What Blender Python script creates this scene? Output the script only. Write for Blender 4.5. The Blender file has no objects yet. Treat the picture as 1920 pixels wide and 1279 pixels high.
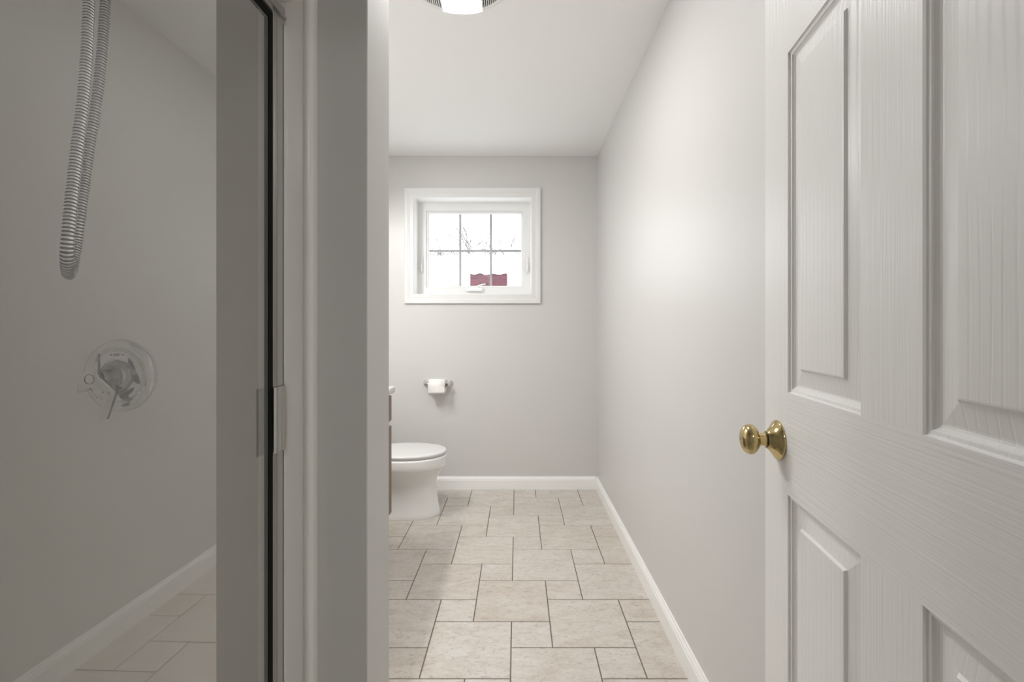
import bpy, bmesh, math, random
from mathutils import Vector, Matrix
random.seed(7)
PI = math.pi
SC = bpy.context.scene
COL = SC.collection

# ------------------------------------------------------------------ camera
CAMZ = 1.176
cd = bpy.data.cameras.new('camera'); cam = bpy.data.objects.new('camera', cd); COL.objects.link(cam)
cam.location = (0, 0, CAMZ); cam.rotation_euler = (PI/2, 0, 0)
cd.sensor_width = 36; cd.lens = 880/1920*36
cd.shift_x = -10/1920; cd.shift_y = -23.5/1920
cd.clip_start = 0.02; cd.clip_end = 500
SC.camera = cam

# ------------------------------------------------------------------ world, exposure
SKY = 3.3
LENS_E, BULB_E, HALL_FILL_E = 54.0, 212.0, 28.0
w = bpy.data.worlds.new('overcast_sky'); SC.world = w; w.use_nodes = True
bg = w.node_tree.nodes['Background']
bg.inputs[0].default_value = (0.93, 0.965, 1.0, 1); bg.inputs[1].default_value = SKY
SC.view_settings.view_transform = 'Standard'; SC.view_settings.look = 'None'
SC.view_settings.gamma = 1.0; SC.view_settings.use_curve_mapping = False
SC.view_settings.exposure = 0.14
try:
    SC.cycles.max_bounces = 14; SC.cycles.diffuse_bounces = 8; SC.cycles.glossy_bounces = 5
    SC.cycles.transparent_max_bounces = 12; SC.cycles.sample_clamp_indirect = 4.0
    SC.cycles.use_denoising = True
    SC.cycles.blur_glossy = 0.6
except Exception: pass

# ------------------------------------------------------------------ materials
def mat(name, col, rough=0.5, metal=0.0, spec=0.5, emit=None, es=0.0, coat=0.0):
    m = bpy.data.materials.new(name); m.use_nodes = True
    b = m.node_tree.nodes['Principled BSDF']
    b.inputs['Base Color'].default_value = (*col, 1); b.inputs['Roughness'].default_value = rough
    b.inputs['Metallic'].default_value = metal; b.inputs['Specular IOR Level'].default_value = spec
    b.inputs['Coat Weight'].default_value = coat
    if emit: b.inputs['Emission Color'].default_value = (*emit, 1); b.inputs['Emission Strength'].default_value = es
    return m
def N(m, t, **k):
    n = m.node_tree.nodes.new(t)
    for a, v in k.items(): setattr(n, a, v)
    return n
def L(m, a, b): m.node_tree.links.new(a, b)
def bsdf(m): return m.node_tree.nodes['Principled BSDF']
def bump(m, height, strength, dist, chain=None):
    b = N(m, 'ShaderNodeBump'); b.inputs['Strength'].default_value = strength; b.inputs['Distance'].default_value = dist
    L(m, height, b.inputs['Height'])
    if chain: L(m, chain, b.inputs['Normal'])
    L(m, b.outputs[0], bsdf(m).inputs['Normal']); return b.outputs[0]
def coords(m, scale=(1, 1, 1)):
    t = N(m, 'ShaderNodeTexCoord'); mp = N(m, 'ShaderNodeMapping'); mp.inputs['Scale'].default_value = scale
    L(m, t.outputs['Object'], mp.inputs['Vector']); return mp.outputs[0]
def noise(m, vec, scale, detail=3, rough=0.5, dist=0):
    n = N(m, 'ShaderNodeTexNoise'); n.inputs['Scale'].default_value = scale; n.inputs['Detail'].default_value = detail
    n.inputs['Roughness'].default_value = rough; n.inputs['Distortion'].default_value = dist
    L(m, vec, n.inputs['Vector']); return n.outputs['Fac']
def ramp(m, fac, stops):
    r = N(m, 'ShaderNodeValToRGB'); e = r.color_ramp.elements
    while len(e) < len(stops): e.new(0.5)
    for i, (p, c) in enumerate(stops): e[i].position = p; e[i].color = (*c, 1)
    L(m, fac, r.inputs[0]); return r.outputs[0]

def paint(name, col, rough):
    m = mat(name, col, rough, spec=0.5)
    bump(m, noise(m, coords(m), 260, 2), 0.06, 0.001); return m
M = {}
M['wall'] = paint('greige_satin_paint', (0.630, 0.621, 0.608), 0.38)
M['wall_flat'] = mat('greige_flat_paint', (0.630, 0.621, 0.608), 0.7, spec=0.15)
M['ceiling'] = paint('ceiling_paint', (0.87, 0.87, 0.862), 0.7)
M['trim'] = mat('white_trim_paint', (0.90, 0.898, 0.885), 0.3)
M['vinyl'] = mat('white_vinyl', (0.75, 0.75, 0.745), 0.35)
M['grille'] = mat('window_grille_vinyl', (0.36, 0.36, 0.365), 0.45)
M['grout'] = mat('brown_grout', (0.17, 0.14, 0.115), 0.9)
M['porcelain'] = mat('white_porcelain', (0.87, 0.87, 0.865), 0.08, coat=0.3)
M['seat'] = mat('toilet_seat_plastic', (0.70, 0.697, 0.69), 0.18)
M['chrome'] = mat('chrome', (0.75, 0.75, 0.74), 0.09, 1.0)
M['satin_chrome'] = mat('brushed_chrome', (0.66, 0.66, 0.65), 0.2, 1.0)
M['aluminium'] = mat('anodised_aluminium', (0.62, 0.61, 0.59), 0.3, 1.0)
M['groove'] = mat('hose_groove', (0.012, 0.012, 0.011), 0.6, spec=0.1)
M['hose_chrome'] = mat('bright_hose_chrome', (0.85, 0.85, 0.84), 0.14, 1.0)
M['shaded_chrome'] = mat('shaded_chrome_edge', (0.26, 0.26, 0.25), 0.25, 1.0)  # darkened chrome: shade painted onto the side faces of valve handle and lever
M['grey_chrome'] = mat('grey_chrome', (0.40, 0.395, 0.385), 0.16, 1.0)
M['black'] = mat('black_rubber', (0.004, 0.004, 0.004), 0.6, spec=0.1)
M['ink'] = mat('dark_print', (0.05, 0.05, 0.05), 0.5)
M['brass'] = mat('polished_brass', (0.56, 0.44, 0.22), 0.1, 1.0)
M['dark'] = mat('shadow_gap_steel', (0.02, 0.018, 0.015), 0.5)
M['fiberglass'] = mat('shower_fiberglass', (0.89, 0.875, 0.845), 0.22)
M['paper'] = mat('toilet_paper', (0.86, 0.85, 0.83), 0.95, spec=0.1)
bump(M['paper'], noise(M['paper'], coords(M['paper']), 300, 2), 0.25, 0.001)
M['card'] = mat('paper_core', (0.55, 0.45, 0.34), 0.9)
M['counter'] = mat('white_vanity_top', (0.82, 0.82, 0.81), 0.15)
M['wood'] = mat('brown_vanity_wood', (0.17, 0.10, 0.055), 0.4)
M['wood_light'] = mat('pale_cabinet_frame', (0.62, 0.57, 0.49), 0.5)
M['plastic'] = mat('white_plastic', (0.80, 0.80, 0.79), 0.4)
M['louver'] = mat('grey_fan_louver', (0.40, 0.39, 0.38), 0.5)
M['lens'] = mat('glowing_lens', (0.9, 0.9, 0.88), 0.4, emit=(1.0, 0.99, 0.97), es=LENS_E)
M['bulb'] = mat('frosted_bulb', (0.9, 0.9, 0.88), 0.4, emit=(1.0, 0.99, 0.97), es=BULB_E)
M['hall_fill'] = mat('hall_fill_glow', (0.9, 0.9, 0.88), 0.4, emit=(1.0, 0.985, 0.96), es=HALL_FILL_E)
M['snow'] = mat('snow', (0.87, 0.88, 0.90), 0.8)
bump(M['snow'], noise(M['snow'], coords(M['snow']), 3, 4), 0.3, 0.05)
M['mortar'] = mat('brick_mortar', (0.21, 0.125, 0.145), 0.95)
M['siding'] = mat('pale_house_siding', (0.62, 0.62, 0.60), 0.7)
M['metal_cap'] = mat('grey_flue_metal', (0.30, 0.30, 0.31), 0.5, 0.7)

# brick, one tint per brick
m = M['brick'] = mat('red_brick', (0.3, 0.07, 0.09), 0.9)
oi = N(m, 'ShaderNodeObjectInfo')
L(m, ramp(m, oi.outputs['Random'], [(0, (0.070, 0.026, 0.036)), (0.5, (0.130, 0.034, 0.047)), (1, (0.100, 0.046, 0.058))]), bsdf(m).inputs['Base Color'])
bump(m, noise(m, coords(m), 60, 3), 0.4, 0.004)
# bark
M['bark'] = mat('bare_bark', (0.085, 0.062, 0.056), 0.9)

# floor tile: stone look
m = M['tile'] = mat('beige_stone_tile', (0.6, 0.54, 0.46), 0.33)
oi = N(m, 'ShaderNodeObjectInfo')
tc = N(m, 'ShaderNodeTexCoord'); ge = N(m, 'ShaderNodeNewGeometry')
add = N(m, 'ShaderNodeVectorMath', operation='ADD'); mul = N(m, 'ShaderNodeMath', operation='MULTIPLY'); mul.inputs[1].default_value = 40
L(m, oi.outputs['Random'], mul.inputs[0]); L(m, ge.outputs['Position'], add.inputs[0]); L(m, mul.outputs[0], add.inputs[1])
mp = N(m, 'ShaderNodeMapping'); mp.inputs['Scale'].default_value = (1, 2.2, 1); mp.inputs['Rotation'].default_value = (0, 0, 0.25); L(m, add.outputs[0], mp.inputs[0])
n1 = noise(m, mp.outputs[0], 5, 6, 0.62, 1.2); n2 = noise(m, mp.outputs[0], 38, 5, 0.7, 0.8); n3 = noise(m, add.outputs[0], 210, 2)
c1 = ramp(m, n1, [(0.28, (0.52, 0.465, 0.405)), (0.5, (0.61, 0.57, 0.525)), (0.72, (0.655, 0.63, 0.595))])
c2 = ramp(m, n2, [(0.33, (0.66, 0.62, 0.58)), (0.46, (0.96, 0.95, 0.94)), (0.7, (1.04, 1.04, 1.04))])
mx = N(m, 'ShaderNodeMix', data_type='RGBA', blend_type='MULTIPLY'); mx.inputs[0].default_value = 0.75
L(m, c1, mx.inputs[6]); L(m, c2, mx.inputs[7])
tint = ramp(m, oi.outputs['Random'], [(0, (0.93, 0.92, 0.90)), (0.5, (1, 1, 1)), (1, (0.97, 0.965, 0.97))])
mx2 = N(m, 'ShaderNodeMix', data_type='RGBA', blend_type='MULTIPLY'); mx2.inputs[0].default_value = 1
L(m, mx.outputs[2], mx2.inputs[6]); L(m, tint, mx2.inputs[7]); L(m, mx2.outputs[2], bsdf(m).inputs['Base Color'])
sp_ = ramp(m, noise(m, add.outputs[0], 130, 4, 0.75), [(0.30, (0.55, 0.53, 0.51)), (0.42, (1, 1, 1)), (0.75, (1.03, 1.03, 1.03))])
mx3 = N(m, 'ShaderNodeMix', data_type='RGBA', blend_type='MULTIPLY'); mx3.inputs[0].default_value = 0.8
L(m, mx2.outputs[2], mx3.inputs[6]); L(m, sp_, mx3.inputs[7]); L(m, mx3.outputs[2], bsdf(m).inputs['Base Color'])
mm = N(m, 'ShaderNodeMath', operation='MULTIPLY_ADD'); mm.inputs[1].default_value = 0.35; L(m, n3, mm.inputs[0]); L(m, n2, mm.inputs[2])
bump(m, mm.outputs[0], 0.3, 0.0015)

# white embossed door paint: grain along Z or along X
def door_paint(name, axis, cathedral=False):
    m = mat(name, (0.825, 0.817, 0.80), 0.36, spec=0.5)
    s = (260, 1, 5) if axis == 'z' else (5, 1, 260)
    fine = noise(m, coords(m, s), 1.0, 2, 0.5, 0.3)
    ss = tuple(v*0.33 for v in s)
    mid = noise(m, coords(m, ss), 1.0, 2, 0.5, 0.6)
    a = N(m, 'ShaderNodeMath', operation='MULTIPLY_ADD'); a.inputs[1].default_value = 0.8
    L(m, mid, a.inputs[0]); L(m, fine, a.inputs[2]); out = a.outputs[0]
    st, d = 0.42, 0.0012
    if cathedral:
        wv = N(m, 'ShaderNodeTexWave', wave_type='BANDS', bands_direction='X', wave_profile='SAW')
        wv.inputs['Scale'].default_value = 26; wv.inputs['Distortion'].default_value = 3.2
        wv.inputs['Detail'].default_value = 2; wv.inputs['Detail Scale'].default_value = 0.9
        L(m, coords(m, (1, 1, 0.16)), wv.inputs['Vector'])
        r = ramp(m, wv.outputs['Fac'], [(0.0, (1, 1, 1)), (0.28, (0.1, 0.1, 0.1)), (0.34, (0.9, 0.9, 0.9))])
        b = N(m, 'ShaderNodeMath', operation='MULTIPLY_ADD'); b.inputs[1].default_value = 0.45
        L(m, out, b.inputs[0]); L(m, r, b.inputs[2]); out = b.outputs[0]; st, d = 0.24, 0.0013
    bump(m, out, st, d); return m
M['door_v'] = door_paint('door_paint_vertical_grain', 'z')
M['door_h'] = door_paint('door_paint_horizontal_grain', 'x')
M['door_p'] = door_paint('door_paint_panel_grain', 'z', True)

# clear glass sheets: transparent with a mirror share that grows with the angle (Schlick)
def sheet_glass(name, r0, tint, pw=5.0):
    m = bpy.data.materials.new(name); m.use_nodes = True; nt = m.node_tree; nt.nodes.clear()
    o = nt.nodes.new('ShaderNodeOutputMaterial'); mix = nt.nodes.new('ShaderNodeMixShader')
    t = nt.nodes.new('ShaderNodeBsdfTransparent'); t.inputs[0].default_value = (*tint, 1)
    g = nt.nodes.new('ShaderNodeBsdfGlossy'); g.inputs['Roughness'].default_value = 0.0
    ge = nt.nodes.new('ShaderNodeNewGeometry'); dp = nt.nodes.new('ShaderNodeVectorMath'); dp.operation = 'DOT_PRODUCT'
    nt.links.new(ge.outputs['Incoming'], dp.inputs[0]); nt.links.new(ge.outputs['Normal'], dp.inputs[1])
    def math_(op, a, b=None, c=None):
        n = nt.nodes.new('ShaderNodeMath'); n.operation = op
        for i, v in enumerate((a, b, c)):
            if v is None: continue
            if isinstance(v, (int, float)): n.inputs[i].default_value = v
            else: nt.links.new(v, n.inputs[i])
        return n.outputs[0]
    c = math_('ABSOLUTE', dp.outputs['Value']); k = math_('SUBTRACT', 1.0, c); p = math_('POWER', k, pw)
    fac = math_('MULTIPLY_ADD', p, 1-r0, r0)
    nt.links.new(fac, mix.inputs[0]); nt.links.new(t.outputs[0], mix.inputs[1]); nt.links.new(g.outputs[0], mix.inputs[2])
    nt.links.new(mix.outputs[0], o.inputs[0]); return m
def clear_mat(name):
    m = bpy.data.materials.new(name); m.use_nodes = True; nt = m.node_tree; nt.nodes.clear()
    o = nt.nodes.new('ShaderNodeOutputMaterial'); t = nt.nodes.new('ShaderNodeBsdfTransparent'); nt.links.new(t.outputs[0], o.inputs[0]); return m
M['shower_glass'] = sheet_glass('shower_glass', 0.07, (0.985, 0.99, 0.985), 2.0)
M['window_glass'] = sheet_glass('window_glass', 0.08, (0.98, 0.985, 0.985))
M['glass_back'] = clear_mat('glass_back_face')

# ------------------------------------------------------------------ mesh helpers
def link(name, me, m=None, parent=None, smooth=False):
    o = bpy.data.objects.new(name, me); COL.objects.link(o)
    if m is not None and not me.materials:
        for x in (m if isinstance(m, (list, tuple)) else [m]): me.materials.append(x)
    if parent: o.parent = parent
    if smooth:
        for p in me.polygons: p.use_smooth = True
    return o
def obj(name, bm, m, parent=None, smooth=False, angle=None):
    bmesh.ops.recalc_face_normals(bm, faces=bm.faces)
    me = bpy.data.meshes.new(name); bm.to_mesh(me); bm.free()
    o = link(name, me, m, parent, smooth or angle is not None)
    if angle is not None:
        try: me.set_sharp_from_angle(angle=math.radians(angle))
        except Exception: pass
    return o
def box(bm, x0, x1, y0, y1, z0, z1, bev=0.0, seg=2):
    v = [bm.verts.new(p) for p in ((x0,y0,z0),(x1,y0,z0),(x1,y1,z0),(x0,y1,z0),(x0,y0,z1),(x1,y0,z1),(x1,y1,z1),(x0,y1,z1))]
    fs = [bm.faces.new([v[i] for i in q]) for q in ((0,3,2,1),(4,5,6,7),(0,1,5,4),(1,2,6,5),(2,3,7,6),(3,0,4,7))]
    if bev:
        es = list({e for f in fs for e in f.edges})
        bmesh.ops.bevel(bm, geom=es, offset=bev, segments=seg, affect='EDGES', profile=0.5)
def bx(*a, **k):
    bm = bmesh.new(); box(bm, *a, **k); return bm
def lathe(bm, prof, mtx=Matrix(), n=40, close=True):
    """profile of (r, h) turned about local Z, then moved by mtx"""
    rings = []
    for r, h in prof:
        if r < 1e-6: rings.append([bm.verts.new(mtx @ Vector((0, 0, h)))])
        else: rings.append([bm.verts.new(mtx @ Vector((r*math.cos(2*PI*i/n), r*math.sin(2*PI*i/n), h))) for i in range(n)])
    out = []
    for a, b in zip(rings, rings[1:]):
        for i in range(n):
            j = (i+1) % n
            q = [a[i % len(a)], a[j % len(a)], b[j % len(b)], b[i % len(b)]]
            u = []
            for x in q:
                if x not in u: u.append(x)
            if len(u) > 2: out.append(bm.faces.new(u))
    return out
def tube(bm, pts, rad, n=12, caps=True):
    pts = [Vector(p) for p in pts]
    rr = rad if isinstance(rad, (list, tuple)) else [rad]*len(pts)
    rings = []; ref = None
    for i, p in enumerate(pts):
        t = (pts[min(i+1, len(pts)-1)] - pts[max(i-1, 0)]).normalized()
        if ref is None:
            ref = Vector((1, 0, 0)) if abs(t.x) < 0.8 else Vector((0, 1, 0))
        ref = (ref - t*ref.dot(t)).normalized(); bi = t.cross(ref)
        rings.append([bm.verts.new(p + (ref*math.cos(2*PI*k/n) + bi*math.sin(2*PI*k/n))*rr[i]) for k in range(n)])
    fs = []
    for a, b in zip(rings, rings[1:]):
        fs.append([bm.faces.new((a[k], a[(k+1) % n], b[(k+1) % n], b[k])) for k in range(n)])
    if caps: bm.faces.new(rings[0][::-1]); bm.faces.new(rings[-1])
    return fs
def prism(bm, poly, axis, a0, a1):
    """extrude a 2D polygon along an axis: 'x' -> poly is (y,z); 'y' -> (x,z); 'z' -> (x,y)"""
    def P(u, v, a): return {'x': (a, u, v), 'y': (u, a, v), 'z': (u, v, a)}[axis]
    A = [bm.verts.new(P(u, v, a0)) for u, v in poly]; B = [bm.verts.new(P(u, v, a1)) for u, v in poly]
    n = len(poly)
    for i in range(n): bm.faces.new((A[i], A[(i+1) % n], B[(i+1) % n], B[i]))
    bm.faces.new(A[::-1]); bm.faces.new(B)
def thing(name, label, cat, loc=(0, 0, 0), rotz=0, group=None):
    o = bpy.data.objects.new(name, None); COL.objects.link(o); o.empty_display_size = 0.05
    o.location = loc; o.rotation_euler = (0, 0, rotz); tag(o, label, cat, group); return o
def tag(o, label, cat, group=None):
    o['label'] = label; o['category'] = cat
    if group: o['group'] = group
    return o
def struct(o, label=None):
    o['kind'] = 'structure'
    if label: o['label'] = label
    return o
def loc(px_, py_, Y): return Vector(((px_-970)/880*Y, Y, CAMZ + (616-py_)/880*Y))

# ------------------------------------------------------------------ room shell
XR, XL, YB, H = 0.5856, -1.25, 3.4355, 2.44
YF0, YF1 = 0.03, 0.15            # doorway wall
SY0, SY1, SX = 1.009, 1.181, -0.3225   # shower end wall (stub)
WX0, WX1, WZ0, WZ1 = -0.755, 0.101, 1.427, 2.134   # window opening
struct(obj('wall_right', bx(XR, XR+0.12, -0.0, YB+0.13, 0, H), M['wall']), 'pale greige painted wall running along the right side')
struct(obj('wall_left', bx(XL-0.12, XL, YF1, YB+0.13, 0, H), M['wall']), 'greige wall behind the vanity and toilet')
bm = bmesh.new()
box(bm, XL, WX0, YB, YB+0.13, 0, H); box(bm, WX1, XR, YB, YB+0.13, 0, H)
box(bm, WX0, WX1, YB, YB+0.13, 0, WZ0); box(bm, WX0, WX1, YB, YB+0.13, WZ1, H)
struct(obj('wall_back', bm, M['wall']), 'greige end wall with the small window')
bm = bmesh.new()
DX0, DX1, DZ = -0.385, 0.365, 2.05
box(bm, XL-0.12, DX0, YF0, YF1, 0, H); box(bm, DX1, XR, YF0, YF1, 0, H); box(bm, DX0, DX1, YF0, YF1, DZ, H)
struct(obj('wall_front', bm, M['wall']), 'wall with the doorway the camera stands in')
struct(obj('wall_shower', bx(XL, SX, SY0, SY1, 0, H, bev=0.003), M['wall_flat']), 'stub wall closing the shower, its narrow end lit by the room')
struct(obj('ceiling', bx(XL-0.12, XR+0.12, YF0, YB+0.13, H, H+0.1), M['ceiling']), 'plain white ceiling')
floor = struct(obj('floor', bx(XL-0.12, XR+0.12, YF0, YB+0.13, -0.12, -0.0022), M['grout']), 'beige stone tile floor with brown grout')

# floor tiles: big and small squares in a hopscotch pattern
U, GX = 0.1535, 0.0021
TX0, TY0 = -0.1765, 1.8833
def tile_mesh(w_, d_):
    bm = bmesh.new(); t, c = 0.0, 0.0013
    o_ = [(0, 0), (w_, 0), (w_, d_), (0, d_)]; i_ = [(c, c), (w_-c, c), (w_-c, d_-c), (c, d_-c)]
    A = [bm.verts.new((x, y, -0.006)) for x, y in o_]; B = [bm.verts.new((x, y, t-c)) for x, y in o_]; C_ = [bm.verts.new((x, y, t)) for x, y in i_]
    for P, Q in ((A, B), (B, C_)):
        for i in range(4): bm.faces.new((P[i], P[(i+1) % 4], Q[(i+1) % 4], Q[i]))
    bm.faces.new(C_); bmesh.ops.recalc_face_normals(bm, faces=bm.faces)
    me = bpy.data.meshes.new('tile'); bm.to_mesh(me); bm.free(); me.materials.append(M['tile']); return me
TM = {}
def put_tile(x0, x1, y0, y1):
    rects = []
    # region: walkway beside the shower, then full width beyond the stub wall
    for (a, b, c, d) in ((-0.50, XR-0.002, YF1-0.1, SY1), (XL+0.002, XR-0.002, SY1, YB-0.002)):
        u0, u1, v0, v1 = max(x0, a), min(x1, b), max(y0, c), min(y1, d)
        if u1-u0 > 0.012 and v1-v0 > 0.012: rects.append([u0, u1, v0, v1])
    if len(rects) == 2 and abs(rects[0][0]-rects[1][0]) < 1e-6 and abs(rects[0][1]-rects[1][1]) < 1e-6:
        rects = [[rects[0][0], rects[0][1], rects[0][2], rects[1][3]]]
    for u0, u1, v0, v1 in rects:
        k = (round(u1-u0, 4), round(v1-v0, 4))
        if k not in TM: TM[k] = tile_mesh(*k)
        o = bpy.data.objects.new('tile', TM[k]); COL.objects.link(o); o.location = (u0, v0, 0); o.parent = floor
for i in range(-16, 17):
    for j in range(-16, 17):
        x = TX0 + (2*i + j)*U; y = TY0 + (-i + 2*j)*U
        if -1.8 < x < 0.8 and -0.5 < y < 3.8:
            put_tile(x+GX, x+2*U-GX, y+GX, y+2*U-GX)
            put_tile(x+2*U+GX, x+3*U-GX, y+U+GX, y+2*U-GX)

# baseboards: flat face with a bead along the top
BP = [(0, 0), (0.0135, 0), (0.0135, 0.068), (0.0115, 0.072), (0.0115, 0.077), (0.0095, 0.082), (0.006, 0.088), (0.005, 0.094), (0, 0.094)]
bm = bmesh.new(); prism(bm, [(XR-u, v) for u, v in BP], 'y', YF1, YB); struct(obj('baseboard_right', bm, M['trim']), 'white baseboard along the right wall')
bm = bmesh.new(); prism(bm, [(YB-u, v) for u, v in BP], 'x', XL, XR-0.0135); struct(obj('baseboard_back', bm, M['trim']), 'white baseboard under the window wall')

# ------------------------------------------------------------------ hallway behind the camera
struct(obj('floor_hall', bx(-1.3, 1.3, -2.6, YF0, -0.12, 0.0), M['wood_light']))
struct(obj('ceiling_hall', bx(-1.3, 1.3, -2.6, YF0, H, H+0.1), M['ceiling']))
struct(obj('wall_hall_back', bx(-1.3, 1.3, -2.72, -2.6, 0, H), M['wall']))
struct(obj('wall_hall_left', bx(-1.42, -1.3, -2.72, YF0, 0, H), M['wall']))
struct(obj('wall_hall_right', bx(1.3, 1.42, -2.72, YF0, 0, H), M['wall']))
t = thing('hall_fill_lamp', 'round frosted fill lamp added on the unseen hallway ceiling', 'fill lamp', (0, -1.3, H))  # unseen lamp added behind the camera to brighten door and grey walls
bm = bmesh.new(); lathe(bm, [(0, 0), (0.16, 0), (0.16, -0.025), (0.13, -0.03), (0, -0.03)]); obj('base', bm, M['satin_chrome'], t, angle=40)
bm = bmesh.new(); lathe(bm, [(0.145, -0.025), (0.14, -0.05), (0.11, -0.08), (0.06, -0.095), (0, -0.1)]); obj('shade', bm, M['hall_fill'], t, True)

# ------------------------------------------------------------------ window
win = bpy.data.objects.new('window_1', None); COL.objects.link(win); win.location = (0, YB, 0); struct(win, 'small white awning window with six panes')
def ring_frame(bm, x0, x1, z0, z1, prof):
    """mitred frame: prof is a closed list of (outward offset from the opening, depth y)"""
    loops = []
    for u, y in prof:
        loops.append([bm.verts.new((a, y, b)) for a, b in ((x0-u, z0-u), (x1+u, z0-u), (x1+u, z1+u), (x0-u, z1+u))])
    n = len(loops)
    for k in range(n):
        A, B = loops[k], loops[(k+1) % n]
        for i in range(4): bm.faces.new((A[i], A[(i+1) % 4], B[(i+1) % 4], B[i]))
bm = bmesh.new()
ring_frame(bm, WX0, WX1, WZ0, WZ1, [(0, 0.002), (0, -0.011), (0.006, -0.013), (0.030, -0.013), (0.034, -0.016), (0.040, -0.0165), (0.044, -0.019), (0.064, -0.020), (0.069, -0.017), (0.069, 0.0)])
obj('casing', bm, M['vinyl'], win)
bm = bmesh.new()
ring_frame(bm, WX0, WX1, WZ0, WZ1, [(-0.001, -0.008), (-0.001, 0.24), (0.008, 0.24), (0.008, -0.008)])
obj('jamb_liner', bm, M['trim'], win)
YW = 0.128       # plane of the vinyl window frame, behind the wall face
def wx(p): return (p-970)/880*(YB+YW)
def wz(p): return CAMZ + (616-p)/880*(YB+YW)
gx0, gx1, gz0, gz1 = wx(803.6), wx(977.2), wz(535.5), wz(399.8)
fx0, fx1, fz0, fz1 = WX0+0.001, WX1-0.001, WZ0+0.001, WZ1-0.001
def rect_frame(bm, outer, inner, y0, y1, lip=0.0):
    X0, X1, Z0, Z1 = outer; x0, x1, z0, z1 = inner
    O = [(X0, Z0), (X1, Z0), (X1, Z1), (X0, Z1)]; I = [(x0, z0), (x1, z0), (x1, z1), (x0, z1)]
    J = [(x0-lip, z0-lip), (x1+lip, z0-lip), (x1+lip, z1+lip), (x0-lip, z1+lip)]
    Ls = [[bm.verts.new((a, y, b)) for a, b in P] for P, y in ((O, y1), (O, y0), (J, y0), (I, y0+lip), (I, y1))]
    for k in range(5):
        A, B = Ls[k], Ls[(k+1) % 5]
        for i in range(4): bm.faces.new((A[i], A[(i+1) % 4], B[(i+1) % 4], B[i]))
sx0, sx1, sz0, sz1 = wx(799.0), wx(979.5), wz(539.0), wz(395.5)
bm = bmesh.new(); rect_frame(bm, (fx0, fx1, fz0, fz1), (sx0, sx1, sz0, sz1), YW, YW+0.08, 0.003)
obj('frame', bm, M['vinyl'], win)
bm = bmesh.new(); rect_frame(bm, (sx0+0.0005, sx1-0.0005, sz0+0.0005, sz1-0.0005), (gx0, gx1, gz0, gz1), YW+0.012, YW+0.07, 0.008)
sash = obj('sash', bm, M['vinyl'], win)
gv = [wx(861.5), wx(919.7)]; gh = [wz(468.7)]
hw = 0.0084
bm = bmesh.new()
for g in gv: box(bm, g-hw, g+hw, YW+0.045, YW+0.053, gz0, gz1, bev=0.002, seg=1)
xs = [gx0]+[v for g in gv for v in (g-hw, g+hw)]+[gx1]
for i in (0, 2, 4): box(bm, xs[i], xs[i+1], YW+0.045, YW+0.053, gh[0]-hw, gh[0]+hw, bev=0.002, seg=1)
obj('muntin', bm, M['grille'], win)
cols = [gx0-0.002, gv[0], gv[1], gx1+0.002]; rows = [gz0-0.002, gh[0], gz1+0.002]
for i in range(3):
    for j in range(2):
        bm = bx(cols[i], cols[i+1], YW+0.036, YW+0.040, rows[j], rows[j+1]); bm.faces.ensure_lookup_table()
        for f in bm.faces: f.material_index = 0 if f.calc_center_median().y < YW+0.0365 else 1
        obj('pane', bm, [M['window_glass'], M['glass_back']], win)
# two latches on the frame sides, folding crank at the bottom
for px_ in (791.2, 988.6):
    x = wx(px_); zc = wz(497)
    lt = obj('latch', bx(x-0.011, x+0.011, YW-0.008, YW+0.001, zc-0.062, zc+0.062, bev=0.006, seg=3), M['vinyl'], win, angle=50)
    obj('latch_lever', bx(x-0.005, x+0.005, YW-0.024, YW-0.006, zc-0.048, zc+0.006, bev=0.003), M['plastic'], lt, angle=50)
z = wz(543.5); xa, xb = wx(874), wx(905.5)
cr = obj('crank', bx(xa, xb, YW-0.030, YW+0.001, z-0.012, z+0.010, bev=0.005, seg=3), M['plastic'], win, angle=50)
bm = bmesh.new(); tube(bm, [(wx(899), YW-0.030, wz(540)), (wx(896), YW-0.036, wz(537.5)), (wx(904), YW-0.036, wz(534.5)), (wx(911.5), YW-0.034, wz(533.5))], [0.0055, 0.006, 0.0055, 0.005], 10)
obj('crank_handle', bm, M['plastic'], cr, True)

# ------------------------------------------------------------------ panelled door, swung open against the right wall
A_D = math.radians(8.1); DW, DT = 0.711, 0.035
ST, PW, MU = 0.0967, 0.2063, 0.105
FX, FY = 0.4597, 0.87            # free edge on the visible face
door = bpy.data.objects.new('door_1', None); COL.objects.link(door); struct(door, 'white six panel interior door standing open beside the right wall')
# local frame: x = s measured from the free edge toward the hinge, y = depth into the door, z up
sd = Vector((-math.sin(A_D), -math.cos(A_D), 0)); nd = Vector((math.cos(A_D), -math.sin(A_D), 0))
door.matrix_world = Matrix(((sd.x, nd.x, 0, FX), (sd.y, nd.y, 0, FY), (0, 0, 1, 0), (0, 0, 0, 1)))
Z = [0.012, 0.245, 0.9015, 1.0705, 1.630, 1.735, 1.925, 2.035]
X = [0, ST, ST+PW, ST+PW+MU, ST+2*PW+MU, DW]
def slab(name, x0, x1, z0, z1, m): return obj(name, bx(x0, x1, 0, DT, z0, z1), m, door)
slab('stile', X[0], X[1], Z[0], Z[7], M['door_v']); slab('stile', X[4], X[5], Z[0], Z[7], M['door_v'])
for a, b in ((0, 1), (2, 3), (4, 5), (6, 7)): slab('rail', X[1], X[4], Z[a], Z[b], M['door_h'])
for a, b in ((1, 2), (3, 4), (5, 6)): slab('mullion', X[2], X[3], Z[a], Z[b], M['door_v'])
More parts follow.
